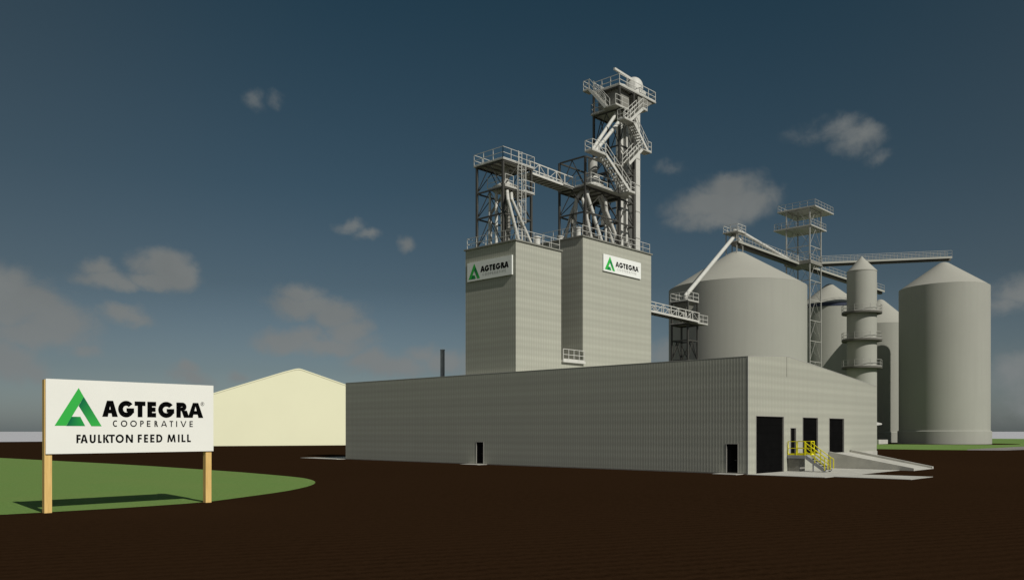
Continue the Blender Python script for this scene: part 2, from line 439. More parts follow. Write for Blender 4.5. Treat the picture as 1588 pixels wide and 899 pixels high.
m = MB(); m.tube((8.05, 25.0, 10.302), (8.05, 25.0, 11.4), .16, n=14); m.tube((8.05, 25.0, 11.4), (8.05, 25.0, 11.5), .22, n=14)
tag(m.build('roof_vent', 'white'), 'short white vent pipe behind the rail in the gap between towers', 'vent')

# ------------------------------------------------------------------ lettering
class Sheet:
    """flat shapes on a board: origin, right axis, normal"""
    def __init__(s, o, ax, nrm): s.o = o; s.ax = ax; s.n = nrm; s.k = 0
    def P(s, x, z, d): return tuple(s.o[i]+s.ax[i]*x+s.n[i]*d+(z if i == 2 else 0) for i in range(3))
    def poly(s, mb, pts, lift=None):
        if lift is None: s.k += 1; lift = .006+.0006*(s.k % 7)
        n = len(pts); a = sum(pts[i][0]*pts[(i+1) % n][1]-pts[(i+1) % n][0]*pts[i][1] for i in range(n))
        if a < 0: pts = pts[::-1]
        mb.add([s.P(x, z, lift) for x, z in pts], [tuple(range(n))])
def arc(cx, cz, rx, rz, w, a0, a1, n=26):
    """elliptical stroke as quads"""
    out = []
    for i in range(n):
        t0, t1 = radians(a0+(a1-a0)*i/n), radians(a0+(a1-a0)*(i+1)/n)
        out.append([(cx+rx*cos(t0), cz+rz*sin(t0)), (cx+rx*cos(t1), cz+rz*sin(t1)), (cx+(rx-w)*cos(t1), cz+(rz-w)*sin(t1)), (cx+(rx-w)*cos(t0), cz+(rz-w)*sin(t0))])
    return out
def glyph(ch, W, s):
    """polygons of a geometric capital in a W x 1 cell with stroke s"""
    B = lambda x0, x1, z0, z1: [(x0, z0), (x1, z0), (x1, z1), (x0, z1)]
    h = s*.92
    if ch == 'A':
        t = s*1.12; c = W/2; a = t*.55
        return [[(0, 0), (t, 0), (c+a*.35, 1), (c-a, 1)], [(W, 0), (W-t, 0), (c-a*.35, 1), (c+a, 1)], B(W*.22, W*.78, .22, .22+h*.85)]
    if ch == 'T': return [B(0, W, 1-h, 1), B(W/2-s/2, W/2+s/2, 0, 1)]
    if ch == 'E': return [B(0, s, 0, 1), B(s*.9, W, 0, h), B(s*.9, W*.94, .5-h/2, .5+h/2), B(s*.9, W, 1-h, 1)]
    if ch == 'F': return [B(0, s, 0, 1), B(s*.9, W*.95, .5-h/2, .5+h/2), B(s*.9, W, 1-h, 1)]
    if ch == 'L': return [B(0, s, 0, 1), B(s*.9, W, 0, h)]
    if ch == 'I': return [B(0, s, 0, 1)]
    if ch == 'O': return arc(W/2, .5, W/2, .52, s, 0, 360, 40)
    if ch == 'C':
        k = 52; return arc(W*.56, .5, W*.56, .52, s, k, 360-k, 32)
    if ch == 'G':
        return arc(W/2, .5, W/2, .52, s, 38, 335, 36)+[B(W*.52, W*.995, .5-h*.62, .5+h*.2), B(W-s*.95, W*.995, .26, .46)]
    if ch in 'RP':
        z = .44 if ch == 'R' else .42
        r = (1-z)/2; cx = max(s, W*(.78 if ch == 'R' else 1.)-r)
        o = [B(0, s, 0, 1), B(s*.9, cx, 1-h, 1), B(s*.9, cx, z, z+h*.9)]+arc(cx, z+r, r, r, min(s, r*.95), -90, 90, 16)
        if ch == 'R': o.append([(W-s*1.2, 0), (W, 0), (W*.42+s*1.15, z+.03), (W*.42-s*.1, z+.03)])
        return o
    if ch == 'V': t = s*1.1; c = W/2; return [[(0, 1), (t, 1), (c+t*.35, 0), (c-t*.5, 0)], [(W, 1), (W-t, 1), (c-t*.35, 0), (c+t*.5, 0)]]
    if ch == 'U': return [B(0, s, .36, 1), B(W-s, W, .36, 1)]+arc(W/2, .37, W/2, .39, s, 180, 360, 22)
    if ch == 'K': return [B(0, s, 0, 1), [(W-s*1.25, 1), (W, 1), (s*1.5, .44), (s*.9, .5)], [(s*1.1, .5), (s*2.1, .56), (W, 0), (W-s*1.3, 0)]]
    if ch == 'N': return [B(0, s, 0, 1), B(W-s, W, 0, 1), [(0, 1), (s*1.1, 1), (W, 0), (W-s*1.1, 0)]]
    if ch == 'D': return [B(0, s, 0, 1), B(s*.9, W*.45, 1-h, 1), B(s*.9, W*.45, 0, h)]+arc(W*.45, .5, W*.55, .5, s, -90, 90, 24)
    if ch == 'M':
        c = W/2; return [[(0, 0), (s, 0), (W*.10+s, 1), (W*.12, 1)], [(W, 0), (W-s, 0), (W*.90-s, 1), (W*.88, 1)],
                         [(W*.12, 1), (W*.12+s, 1), (c+s*.45, .05), (c-s*.45, .05)], [(W*.88, 1), (W*.88-s, 1), (c-s*.45, .05), (c+s*.45, .05)]]
    return []
AG = [('A', 0, 138), ('G', 140, 281), ('T', 286, 381), ('E', 398, 476), ('G', 493, 636), ('R', 653, 768), ('A', 753, 890)]
CO = [('C', 652, 693), ('O', 722, 779), ('O', 805, 862), ('P', 892, 923), ('E', 952, 983), ('R', 1018, 1049), ('A', 1076, 1128), ('T', 1150, 1182), ('I', 1209, 1216), ('V', 1245, 1298), ('E', 1326, 1355)]
def line(mat, parent, sh, run, x0, u, z, cap, stroke):
    """run in source units u metres each; every character is a part of its sign"""
    for ch, a, b in run:
        Wd = (b-a)*u/cap; mb = MB()
        for pl in glyph(ch, Wd, stroke): sh.poly(mb, [(x0+a*u+px*cap, z+pz*cap) for px, pz in pl])
        mb.build('letter', mat, parent)
GR1, GR2, GR3 = (.036, .40, .060), (.0, .11, .048), (.018, .30, .055)
def emblem(sh, x, z, wd, ht, parent):
    """three-piece folded green A"""
    U = lambda a, b: (x+(a-140)/413*wd, z+(430-b)/338*ht)
    mb = MB(); cols = []
    def quadstrip(p, q, r_, s_, c0, c1, n=14):   # p->q one rail, s_->r_ the other
        for i in range(n):
            a, b = i/n, (i+1)/n
            sh.poly(mb, [lerp(p, q, a), lerp(p, q, b), lerp(s_, r_, b), lerp(s_, r_, a)], .008)
            ca = tuple(u_+(v_-u_)*min(1, ((a+b)/2)**.8) for u_, v_ in zip(c0, c1)); cols.append(ca)
    quadstrip(U(347, 92), U(140, 427), U(240, 427), U(393, 170), GR1, GR1)
    quadstrip(U(393, 170), U(553, 430), U(460, 430), U(347, 250), GR2, GR1)
    quadstrip(U(287, 347), U(362, 347), U(405, 429), U(240, 429), GR2, GR3)
    o = mb.build('emblem', 'emblem', parent)
    ca = o.data.color_attributes.new('Col', 'FLOAT_COLOR', 'CORNER')
    for pi_, p in enumerate(o.data.polygons):
        for li in p.loop_indices: ca.data[li].color = (*cols[pi_], 1)
    return o

# yard sign at the edge of the lawn
sg = thing('sign_board', (-42, 6.02, 0), 'large white sign board on two timber posts reading FAULKTON FEED MILL', 'sign')
SX0, SX1, SZ0, SZ1 = -45.37, -38.50, 2.29, 5.21
m = MB(); m.box(SX0, SX1, 5.955, 6.015, SZ0, SZ1); m.build('panel', 'signwhite', sg)
for x in (-45.40, -38.83):
    m = MB(); m.box(x, x+.27, 6.02, 6.27, -.1, SZ1-.03); m.build('post', 'wood', sg)
sh = Sheet((SX0, 5.955, SZ0), (1, 0, 0), (0, -1, 0))
emblem(sh, .31, 1.09, 1.76, 1.515, sg)
line('ink', sg, sh, [('A', 2.09, 2.71), ('G', 2.72, 3.37), ('T', 3.39, 3.84), ('E', 3.92, 4.29), ('G', 4.38, 5.08), ('R', 5.17, 5.75), ('A', 5.68, 6.39)], 0, 1, 1.475, .655, .305)
line('ink', sg, sh, [('C', 2.51, 2.7), ('O', 2.83, 3.09), ('O', 3.21, 3.48), ('P', 3.62, 3.77), ('E', 3.9, 4.05), ('R', 4.22, 4.37), ('A', 4.5, 4.76), ('T', 4.87, 5.03), ('I', 5.16, 5.2), ('V', 5.35, 5.62), ('E', 5.76, 5.91)], 0, 1, 1.075, .255, .175)
line('ink', sg, sh, [('F', 1.11, 1.27), ('A', 1.26, 1.54), ('U', 1.61, 1.84), ('L', 1.93, 2.07), ('K', 2.13, 2.37), ('T', 2.35, 2.59), ('O', 2.62, 2.95), ('N', 3.03, 3.32), ('F', 3.52, 3.69), ('E', 3.78, 3.95), ('E', 4.04, 4.22), ('D', 4.3, 4.56), ('M', 4.77, 5.14), ('I', 5.24, 5.3), ('L', 5.4, 5.58), ('L', 5.65, 5.82)], 0, 1, .415, .335, .215)
m = MB()
for pl in arc(6.35, 2.09, .085, .085, .013, 0, 360, 28): sh.poly(m, pl)
for pl in glyph('R', .75, .16): sh.poly(m, [(6.313+px*.1, 2.04+pz*.1) for px, pz in pl])
m.build('registered_mark', 'ink', sg)

def tower_sign(o, ax, nrm, wd, ht, label):
    c = (o[0]+ax[0]*wd/2, o[1]+ax[1]*wd/2, o[2])
    t = thing('tower_sign', c, label, 'sign', 'signs on the mill towers')
    s = Sheet(o, ax, nrm); m = MB()
    P = lambda x, z, d: s.P(x, z, d)
    m.add([P(0, 0, -.14), P(wd, 0, -.14), P(wd, ht, -.14), P(0, ht, -.14), P(0, 0, 0), P(wd, 0, 0), P(wd, ht, 0), P(0, ht, 0)],
          [(3, 2, 1, 0), (4, 5, 6, 7), (0, 1, 5, 4), (1, 2, 6, 5), (2, 3, 7, 6), (3, 0, 4, 7)])
    m.build('panel', 'tsignwhite', t)
    emblem(s, wd*.032, ht*.10, wd*.265, ht*.83, t)
    k = wd*.625/890
    line('ink', t, s, AG, wd*.308, k, ht*.395, ht*.315, .30)
    line('greyink', t, s, [(c_, a-652, b-652) for c_, a, b in CO], wd*.36, k*1.03, ht*.19, ht*.135, .17)
    m = MB()
    for pl in arc(wd*.942, ht*.71, .07, .07, .015, 0, 360, 18): s.poly(m, pl)
    m.build('registered_mark', 'greyink', t)
tower_sign((TX0-.16, 30.42, 17.9), (0, -1, 0), (-1, 0, 0), 6.05, 1.83, 'white sign with green emblem on the shaded side of the shorter tower')
tower_sign((14.19, TY0-.16, 20.08), (1, 0, 0), (0, -1, 0), 6.89, 1.78, 'white sign with green emblem on the sunlit side of the taller tower')

# ------------------------------------------------------------------ steel frames
def frame(t, x0, x1, y0, y1, z0, levels, leg=.22, girt=.16, br=.09, mat='dark', brace=True, skip=(), bays=None):
    for x in (x0, x1):
        for y in (y0, y1):
            m = MB(); m.beam((x, y, z0), (x, y, levels[-1]), leg); m.build('leg', mat, t)
    zs = [z0]+list(levels); g2 = leg/2
    for i, z in enumerate(levels):
        for a, b in (((x0+g2, y0, z), (x1-g2, y0, z)), ((x0+g2, y1, z), (x1-g2, y1, z)), ((x0, y0+g2, z), (x0, y1-g2, z)), ((x1, y0+g2, z), (x1, y1-g2, z))):
            m = MB(); m.beam(a, b, girt); m.build('girt', mat, t)
    if brace:
        for i in range(len(zs)-1):
            if i in skip: continue
            a, b = zs[i]+.05, zs[i+1]-.08; mid_x = (x0+x1)/2; mid_y = (y0+y1)/2
            for y, s in ((y0, 1), (y1, -1)):
                m = MB(); m.beam((x0, y, a), (mid_x, y, b), br); m.build('brace', mat, t)
                m = MB(); m.beam((x1, y, a), (mid_x, y+.004, b), br); m.build('brace', mat, t)
            for x in (x0, x1):
                m = MB(); m.beam((x, y1, a), (x, mid_y, b), br); m.build('brace', mat, t)
                m = MB(); m.beam((x, y0, a), (x+.004, mid_y, b), br); m.build('brace', mat, t)
def plat(t, x0, x1, y0, y1, z, th=.14, mat='galv', name='platform'):
    m = MB(); m.box(x0, x1, y0, y1, z, z+th); return m.build(name, mat, t)
def rail(t, pts, closed=False, mat='white', w=.046, h=1.07, sp=1.25, name='railing'):
    m = MB(); m.railing(pts, h, sp, w, .08, closed); return m.build(name, mat, t)

# frame on the shorter tower
A0, A1, B0, B1 = 1.2, 5.25, 26.07, 29.62
f1 = thing('steel_frame', (3.2, 27.8, 21.1), 'dark steel frame with white railed platforms on the shorter tower', 'steel frame', 'steel frames on the mill towers')
frame(f1, A0, A1, B0, B1, 21.12, [24.05, 26.55, 29.1], .20, .13, .06)
plat(f1, A0-.14, A1+.40, B0-.14, B1+.35, 29.2, .10)
for y in (26.9, 27.8, 28.7): MB().beam((A0, y, 29.1), (A1, y, 29.1), .1, .16).build('floor_beam', 'galv_dark', f1)
rail(f1, [(A0-.1, B0-.1, 29.34), (A1+.36, B0-.1, 29.34), (A1+.36, B0+.6, 29.34)])
rail(f1, [(A1+.36, B0+1.6, 29.34), (A1+.36, B1+.3, 29.34), (A0-.1, B1+.3, 29.34), (A0-.1, B0-.1, 29.34)])
plat(f1, A0+.14, A1+.40, B0-.14, 28.2, 26.66, .10)
rail(f1, [(A0+.2, 28.35, 26.8), (A0+.2, B0-.1, 26.8), (2.55, B0-.1, 26.8)])
rail(f1, [(4.0, B0-.1, 26.8), (A1+.36, B0-.1, 26.8), (A1+.36, 28.3, 26.8)])
# caged ladder
ld = thing('caged_ladder', (3.6, 25.9, 21.2), 'white caged ladder up the front of the steel frame on the shorter tower', 'ladder')
LX, LY = 3.25, 25.72
for s in (-.24, .24):
    m = MB(); m.beam((LX+s, LY, 21.2), (LX+s, LY, 30.4), .05); m.build('stile', 'white', ld)
for k in range(28): MB().beam((LX-.24, LY, 21.5+k*.32), (LX+.24, LY, 21.5+k*.32), .035).build('rung', 'white', ld)
m = MB()
for z in (23.4, 24.4, 25.4, 26.4, 27.4, 28.4):
    pts = [(LX+.45*cos(a), LY-.05-.62*abs(sin(a)), z) for a in [pi*i/8 for i in range(9)]]
    for a, b in zip(pts, pts[1:]): m.beam(a, b, .035)
for i in (0, 2, 4, 6, 8):
    a = pi*i/8; m.beam((LX+.45*cos(a), LY-.05-.62*abs(sin(a)), 23.3), (LX+.45*cos(a), LY-.05-.62*abs(sin(a)), 28.9), .035)
m.build('safety_cage', 'white', ld)

# distributor and spouts on the shorter tower
def distributor(c, z0, z1, r0, r1, pz, label, pr=.34):
    t = thing('grain_distributor', (c[0], c[1], z0), label, 'grain distributor', 'grain distributors')
    m = MB(); m.lathe(c, [(r0, z0), (r0, z0+.35)], 32); m.lathe(c, [(r0, z0+.35), (r1, z1)], 32); m.disc(c, r0, z0, 32); m.build('body', 'white', t)
    m = MB(); m.lathe(c, [(r0+.05, z0+.30), (r0+.05, z0+.40)], 32); m.disc(c, r0+.05, z0+.40, 32); m.build('flange', 'galv', t)
    m = MB(); m.tube((*c, z1-.02), (*c, pz), pr, n=20); m.build('inlet_pipe', 'galv', t)
    return t
distributor((3.2, 27.6), 26.82, 27.75, 1.25, .4, 29.18, 'pale cone shaped grain distributor on the middle platform of the shorter tower')
def spout(pts, r_, label, mat='white', group='grain spouts', flanges=True):
    r_ *= .68
    m = MB()
    for a, b in zip(pts, pts[1:]): m.tube(a, b, r_, n=12)
    for p in pts[1:-1]:
        m.lathe((p[0], p[1]), [(r_*1.02*cos(t_), p[2]+r_*1.02*sin(t_)) for t_ in [-pi/2+pi*i/6 for i in range(7)]], 12)
    # flange collars along the run
    for a, b in zip(pts, pts[1:]):
        n = max(1, int(vlen(vsub(b, a))/2.2)) if flanges else 0
        for i in range(1, n+1):
            p = lerp(a, b, i/(n+1)); d = vnorm(vsub(b, a)); m.tube(vadd(p, vmul(d, -.04)), vadd(p, vmul(d, .04)), r_*1.16, n=12)
    o = m.build('grain_spout', mat, org=pts[-1]); return tag(o, label, 'grain spout', group)
Z1 = 21.12
spout([(1.75, 28.35, 26.6), (1.75, 28.45, Z1)], .19, 'leftmost of the upright spouts on the shorter tower')
spout([(1.7, 27.43, 26.7), (1.7, 27.46, Z1)], .23, 'thick upright white spout second from the left edge of the shorter tower roof')
spout([(1.95, 26.95, 26.7), (1.95, 26.93, Z1)], .17, 'upright white spout right behind the front leg on the shorter tower')
spout([(2.2, 26.5, 26.7), (1.0, 25.2, 25.1), (2.62, 25.2, Z1)], .24, 'white spout slanting down to the front edge of the shorter tower')
spout([(2.9, 26.6, 26.7), (1.95, 25.6, 25.4), (5.1, 25.6, Z1)], .22, 'white spout slanting furthest right across the shorter tower roof')
spout([(3.43, 27.5, 26.8), (3.43, 27.5, Z1)], .36, 'fat grey spout dropping straight through the centre of the shorter tower frame', 'galv_dark')
spout([(3.6, 28.4, 26.7), (2.7, 29.2, 24.8), (2.7, 29.2, Z1)], .2, 'grey spout at the back of the shorter tower frame', 'galv')
spout([(4.0, 27.2, 26.8), (4.5, 26.8, 25.2), (4.9, 26.9, Z1)], .18, 'thin grey spout beside the right legs of the shorter tower frame', 'galv')

# bridge between the two tower tops
def bridge(name, p0, p1, wd, label, cat, h=1.1, bays=4, th=.22, group=None):
    """walkway between two points with truss sides"""
    c = lerp(p0, p1, .5); t = thing(name, c, label, cat, group)
    d = vnorm((p1[0]-p0[0], p1[1]-p0[1], 0)); n_ = (-d[1], d[0], 0)
    off = lambda p, s, z=0: (p[0]+n_[0]*s, p[1]+n_[1]*s, p[2]+z)
    m = MB(); m.beam(p0, p1, wd-.10, .08); m.build('deck', 'galv', t)
    nb = bays*2
    for i in range(1, nb): MB().beam(off(lerp(p0, p1, i/nb), -wd/2+.05, -.09), off(lerp(p0, p1, i/nb), wd/2-.05, -.09), .08, .10).build('floor_beam', 'galv_dark', t)
    for s in (-1, 1):
        m = MB(); a, b = off(p0, s*wd/2), off(p1, s*wd/2)
        m.beam(a, b, .06, th); m.beam(vadd(a, (0, 0, h)), vadd(b, (0, 0, h)), .08, .09)
        for i in range(bays+1):
            q_ = lerp(a, b, i/bays); m.beam(q_, vadd(q_, (0, 0, h)), .07, .10)
            if i < bays:
                r_ = lerp(a, b, (i+1)/bays); m.beam(vadd(q_, (0, 0, h)) if i % 2 else q_, r_ if i % 2 else vadd(r_, (0, 0, h)), .045)
        m.build('truss_side', 'white', t)
    return t
bridge('catwalk', (5.2, 26.95, 28.86), (11.9, 26.95, 28.72), 1.6, 'white truss catwalk joining the tops of the two mill towers', 'catwalk', 1.1, 5)

# lower frame on the taller tower
C0, C1, D0, D1 = 12.0, 18.0, 24.56, 28.06
f2 = thing('steel_frame', (15, 26.3, 23.2), 'wide dark open frame on the taller tower below the staircase', 'steel frame', 'steel frames on the mill towers')
frame(f2, C0, C1-.13, D0, D1, 23.22, [26.0, 28.6, 31.75], .20, .14, .07)
plat(f2, C0-.05, C1+1.2, D0-.78, D1+.2, 28.72, .09)
m = MB(); m.box(C0-1.7, C0-.06, 26.0, 27.6, 28.74, 28.84); m.build('platform', 'galv', f2)
rail(f2, [(C0, 25.9, 28.86), (C0, D0-.74, 28.86), (16.2, D0-.74, 28.86)], sp=1.5)
rail(f2, [(C0, 27.4, 28.86), (C0, D1+.15, 28.86), (C1, D1+.15, 28.86)])
for x in (13.2, 14.4, 15.6, 16.8): MB().beam((x, D0, 28.62), (x, D1, 28.62), .12, .18).build('floor_beam', 'galv_dark', f2)

# tall frame
E0, E1 = 18.0, 20.66
f3 = thing('steel_frame', (19.3, 26.3, 23.2), 'tallest narrow dark frame rising above everything on the taller tower', 'steel frame', 'steel frames on the mill towers')
frame(f3, E0, E1, D0, D1, 23.22, [25.9, 28.5, 31.6, 34.4, 38.35, 40.8], .21, .14, .075, skip=(5,))
plat(f3, E0-.12, 25.0, D0-.12, D1+.1, 40.9, .16)
m = MB(); m.railing([(E0-.05, D1+.02, 41.06), (E0-.05, D0-.05, 41.06), (24.95, D0-.05, 41.06), (24.95, D1, 41.06), (E0-.05, D1+.02, 41.06)], 1.1, 1.3, .06, .14); m.build('railing', 'white', f3)
m = MB(); m.prism([(21.6, 24.6, 40.88), (24.6, 24.6, 40.88), (21.6, 24.6, 38.9)], (0, .12, 0)); m.build('bracket', 'galv_dark', f3)
m = MB(); m.prism([(21.6, 27.8, 40.88), (24.6, 27.8, 40.88), (21.6, 27.8, 38.9)], (0, .12, 0)); m.build('bracket', 'galv_dark', f3)
plat(f3, E0-.45, 20.9, D0-.35, D1+.12, 38.42, .12); plat(f3, E0-1.15, E0-.46, D0-.35, 26.0, 38.42, .12)
rail(f3, [(E0-1.1, D0-.3, 38.56), (19.3, D0-.3, 38.56)])
rail(f3, [(E0-.4, D1+.06, 38.56), (20.8, D1+.06, 38.56)])
rail(f3, [(E0-.4, 26.3, 38.56), (E0-.4, D1+.06, 38.56)])
m = MB(); m.box(E0+.3, E1-.3, D0+.4, D1-.4, 38.6, 40.85); m.build('enclosure', 'galv_dark', f3)

# head drives at the very top
hd = thing('bucket_elevator', (22.4, 26.0, 23.2), 'pale bucket elevator with twin trunks and rounded head at the highest platform', 'bucket elevator')
m = MB(); m.box(21.95, 22.75, 25.1, 26.5, 23.24, 40.88); m.build('trunk', 'white', hd)
m = MB(); m.box(21.95, 22.75, 26.9, 27.9, 23.24, 40.88); m.build('trunk', 'white', hd)
m = MB(); hc = (22.5, 25.8); m.lathe(hc, [(1.06, 41.07), (1.06, 42.35)]+[(1.06*cos(pi/2*i/10), 42.35+1.15*sin(pi/2*i/10)) for i in range(1, 11)], 40); m.build('head', 'white', hd)
m = MB(); m.tube((23.55, 26.0, 42.3), (24.7, 26.0, 42.3), .38, n=18); m.box(23.7, 24.6, 25.7, 26.3, 41.07, 41.93); m.build('motor', 'white', hd)
m = MB(); m.beam((21.9, 25.6, 43.0), (18.5, 25.6, 43.2), .22, .24); m.build('jib_arm', 'white', hd)
for z in range(25, 41, 3): MB().box(21.92, 22.78, 25.07, 26.53, z, z+.10).build('flange', 'galv', hd)
h2 = thing('bucket_elevator', (20.2, 25.6, 23.2), 'second elevator with thin twin trunks inside the tallest frame', 'bucket elevator')
for x in (19.35, 20.35):
    m = MB(); m.box(x, x+.42, 25.3, 25.9, 23.24, 38.4); m.build('trunk', 'white', h2)
m = MB(); m.lathe((20.1, 25.9), [(.95*cos(a), 41.1+.95*sin(a)) for a in [pi/2*i/8 for i in range(9)]], 28); m.build('head', 'white', h2)

# long spouts from the upper deck
spout([(17.9, 24.25, 37.2), (17.41, 24.3, 36.57), (13.45, 24.3, 32.6)], .30, 'long white spout slanting from the upper deck, front one of the pair', group='upper spouts')
spout([(18.3, 25.2, 38.2), (17.87, 25.2, 37.55), (13.81, 25.2, 32.78)], .28, 'long white spout slanting from the upper deck, rear one of the pair', group='upper spouts')
distributor((14.6, 25.6), 28.88, 30.6, 1.35, .5, 32.3, 'large white cone distributor below the stair landing on the taller tower', .5)
Z2 = 23.24
spout([(13.0, 25.7, 28.6), (12.25, 25.95, 27.6), (12.2, 26.25, Z2)], .27, 'nearly upright spout left of the front leg on the taller tower')
spout([(12.9, 25.0, 28.6), (11.9, 24.8, 27.2), (13.4, 24.8, Z2)], .26, 'white spout crossing just right of the front leg on the taller tower')
spout([(13.2, 25.2, 28.6), (12.6, 24.8, 27.9), (15.2, 24.8, Z2)], .30, 'white spout slanting down the middle of the taller tower frame')
spout([(15.6, 25.2, 28.6), (16.05, 25., 27.75), (16.2, 25., 26.9), (18.85, 25., Z2)], .31, 'long bent white spout slanting down towards the staircase side')
spout([(15.6, 25.6, 28.6), (16.6, 25.3, 26.4), (17.95, 25.3, Z2)], .26, 'white spout tucked behind the long bent one on the taller tower')
spout([(16.2, 25.9, 28.6), (16.79, 25.5, 25.9), (16.79, 25.5, Z2)], .2, 'short upright spout near the middle front of the taller tower roof')
spout([(13.6, 26.6, 28.6), (12.5, 26.9, 26.2), (12.5, 27.8, Z2)], .22, 'leftmost slanting spout at the back of the taller tower frame')
spout([(14.6, 26.4, 28.6), (14.4, 26.6, Z2)], .45, 'fat grey drop pipe in the centre of the taller tower frame', 'galv_dark')
spout([(15.4, 26.6, 28.6), (15.9, 27.2, 26.6), (15.9, 27.2, Z2)], .34, 'grey pipe behind the fat drop pipe in the taller tower frame', 'galv_dark')
spout([(13.9, 26.9, 28.6), (13.5, 27.5, 26.6), (13.5, 27.5, Z2)], .28, 'grey pipe at the back left of the taller tower frame', 'galv_dark')
cb = MB(); cb.box(17.0, 17.8, 25.6, 26.3, 25.8, 26.9)
tag(cb.build('control_cabinet', 'white'), 'small white cabinet hung inside the frame beside the stairs', 'cabinet')
bx = MB(); bx.box(16.2, 17.3, 26.6, 27.4, Z2, 24.6)
tag(bx.build('machine_housing', 'galv_dark'), 'grey machine box at the foot of the frame on the taller tower roof', 'machine')

# zigzag staircase
sc = thing('staircase', (18, 22.9, 28.7), 'white zigzag steel staircase climbing the front of the tallest frame', 'staircase')
SY0, SY1 = 22.62, 23.5
def flight(x0, z0, x1, z1):
    m = MB()
    for y in (SY0, SY1): m.beam((x0, y, z0), (x1, y, z1), .07, .30)
    fl = m.build('flight', 'white', sc)
    n = max(4, int(round((z1-z0)/.22)))
    for k in range(1, n):
        p = lerp((x0, 0, z0), (x1, 0, z1), k/n)
        m = MB(); m.box(p[0]-.14, p[0]+.14, SY0+.05, SY1-.05, p[2], p[2]+.045); m.build('tread', 'galv', fl)
    for y in (SY0, SY1):
        m = MB(); a, b = (x0, y, z0+.15), (x1, y, z1+.15)
        for q_ in range(4): c = lerp(a, b, q_/3); m.beam(c, vadd(c, (0, 0, 1.0)), .055)
        for h in (.5, 1.0): m.beam(vadd(a, (0, 0, h)), vadd(b, (0, 0, h)), .05)
        m.build('handrail', 'white', fl)
def landing(x0, x1, z, pts, y0=SY0-.05, y1=SY1+.05):
    m = MB(); m.box(x0, x1, y0, y1, z-.12, z); la = m.build('landing', 'galv', sc)
    m = MB(); m.railing(pts, 1.05, 1., .055, .12); m.build('railing', 'white', la)
y0, y1 = SY0-.02, SY1+.02
landing(17.0, 18.2, 28.82, [(17.4, y0, 28.82), (18.15, y0, 28.82), (18.15, y1, 28.82)])
flight(17.3, 28.8, 12.95, 31.75)
landing(10.6, 13.1, 31.72, [(12.8, y0, 31.72), (10.65, y0, 31.72), (10.65, y1, 31.72), (13.1, y1, 31.72)])
m = MB(); m.box(13.1, 17.2, SY1+.06, 24.4, 31.6, 31.70); la = m.build('walkway', 'galv', sc)
flight(17.1, 31.72, 19.6, 33.9)
landing(19.4, 21.3, 33.95, [(20.6, y0, 33.95), (21.25, y0, 33.95), (21.25, y1, 33.95), (19.6, y1, 33.95)])
flight(20.6, 33.95, 18.0, 36.4)
landing(16.2, 18.3, 36.42, [(17.2, y0, 36.42), (16.25, y0, 36.42), (16.25, y1, 36.42)])
flight(17.3, 36.4, 19.7, 38.35)
landing(19.5, 20.5, 38.36, [(19.7, y0, 38.36), (20.45, y0, 38.36), (20.45, y1, 38.36)])
m = MB(); m.box(19.55, 20.45, SY1+.06, 24.2, 38.26, 38.36); m.build('walkway', 'galv', sc)
m = MB(); m.box(17.2, 18.6, SY1+.06, 23.78, 28.72, 28.82); m.build('walkway', 'galv', sc)
# upper flight along the left side of the frame
m = MB(); XS0, XS1 = 16.75, 17.5
for x in (XS0, XS1): m.beam((x, 25.5, 38.45), (x, 27.75, 41.0), .07, .30)
fl = m.build('flight', 'white', sc)
for k in range(1, 12):
    p = lerp((0, 25.5, 38.45), (0, 27.75, 41.0), k/12); m = MB(); m.box(XS0+.05, XS1-.05, p[1]-.14, p[1]+.14, p[2], p[2]+.045); m.build('tread', 'galv', fl)
for x in (XS0, XS1):
    m = MB(); a, b = (x, 25.5, 38.6), (x, 27.75, 41.15)
    for q_ in range(4): c = lerp(a, b, q_/3); m.beam(c, vadd(c, (0, 0, 1.0)), .055)
    for h in (.5, 1.0): m.beam(vadd(a, (0, 0, h)), vadd(b, (0, 0, h)), .05)
    m.build('handrail', 'white', fl)
m = MB(); m.box(XS0-.05, E0-.14, 27.75, 28.6, 40.93, 41.05); la = m.build('landing', 'galv', sc)
m = MB(); m.railing([(XS0, 27.8, 41.05), (XS0, 28.55, 41.05), (E0-.2, 28.55, 41.05)], 1.05, 1., .055, .12); m.build('railing', 'white', la)

# ------------------------------------------------------------------ transfer tower and bridge to the big silo
vt = thing('steel_frame', (39, 28.5, 0), 'narrow dark transfer frame with a hopper in front of the big silo', 'steel frame')
frame(vt, 37.66, 40.05, 27.96, 30.35, terrain(39, 28), [6., 9.2, 12.4, 14.95, 17.0, 19.95], .20, .16, .09, skip=(4, 5))
plat(vt, 37.5, 40.2, 27.8, 30.5, 20.0, .12)
rail(vt, [(37.55, 27.85, 20.12), (40.15, 27.85, 20.12), (40.15, 30.45, 20.12), (37.55, 30.45, 20.12)], True, w=.06)
plat(vt, 37.3, 41.3, 27.1, 30.4, 17.1, .12)
rail(vt, [(38.9, 27.15, 17.22), (41.25, 27.15, 17.22), (41.25, 30.3, 17.22)], w=.06)
m = MB()
m.add([(37.8, 28.1, 19.9), (39.9, 28.1, 19.9), (39.9, 30.2, 19.9), (37.8, 30.2, 19.9), (38.6, 28.9, 18.4), (39.1, 28.9, 18.4), (39.1, 29.4, 18.4), (38.6, 29.4, 18.4)],
      [(0, 1, 5, 4), (1, 2, 6, 5), (2, 3, 7, 6), (3, 0, 4, 7), (4, 5, 6, 7), (3, 2, 1, 0)])
m.build('hopper', 'galv_dark', vt)
m = MB(); m.tube((38.85, 29.15, 18.5), (38.3, 28.2, 17.4), .3, n=14); m.build('chute', 'white', vt)
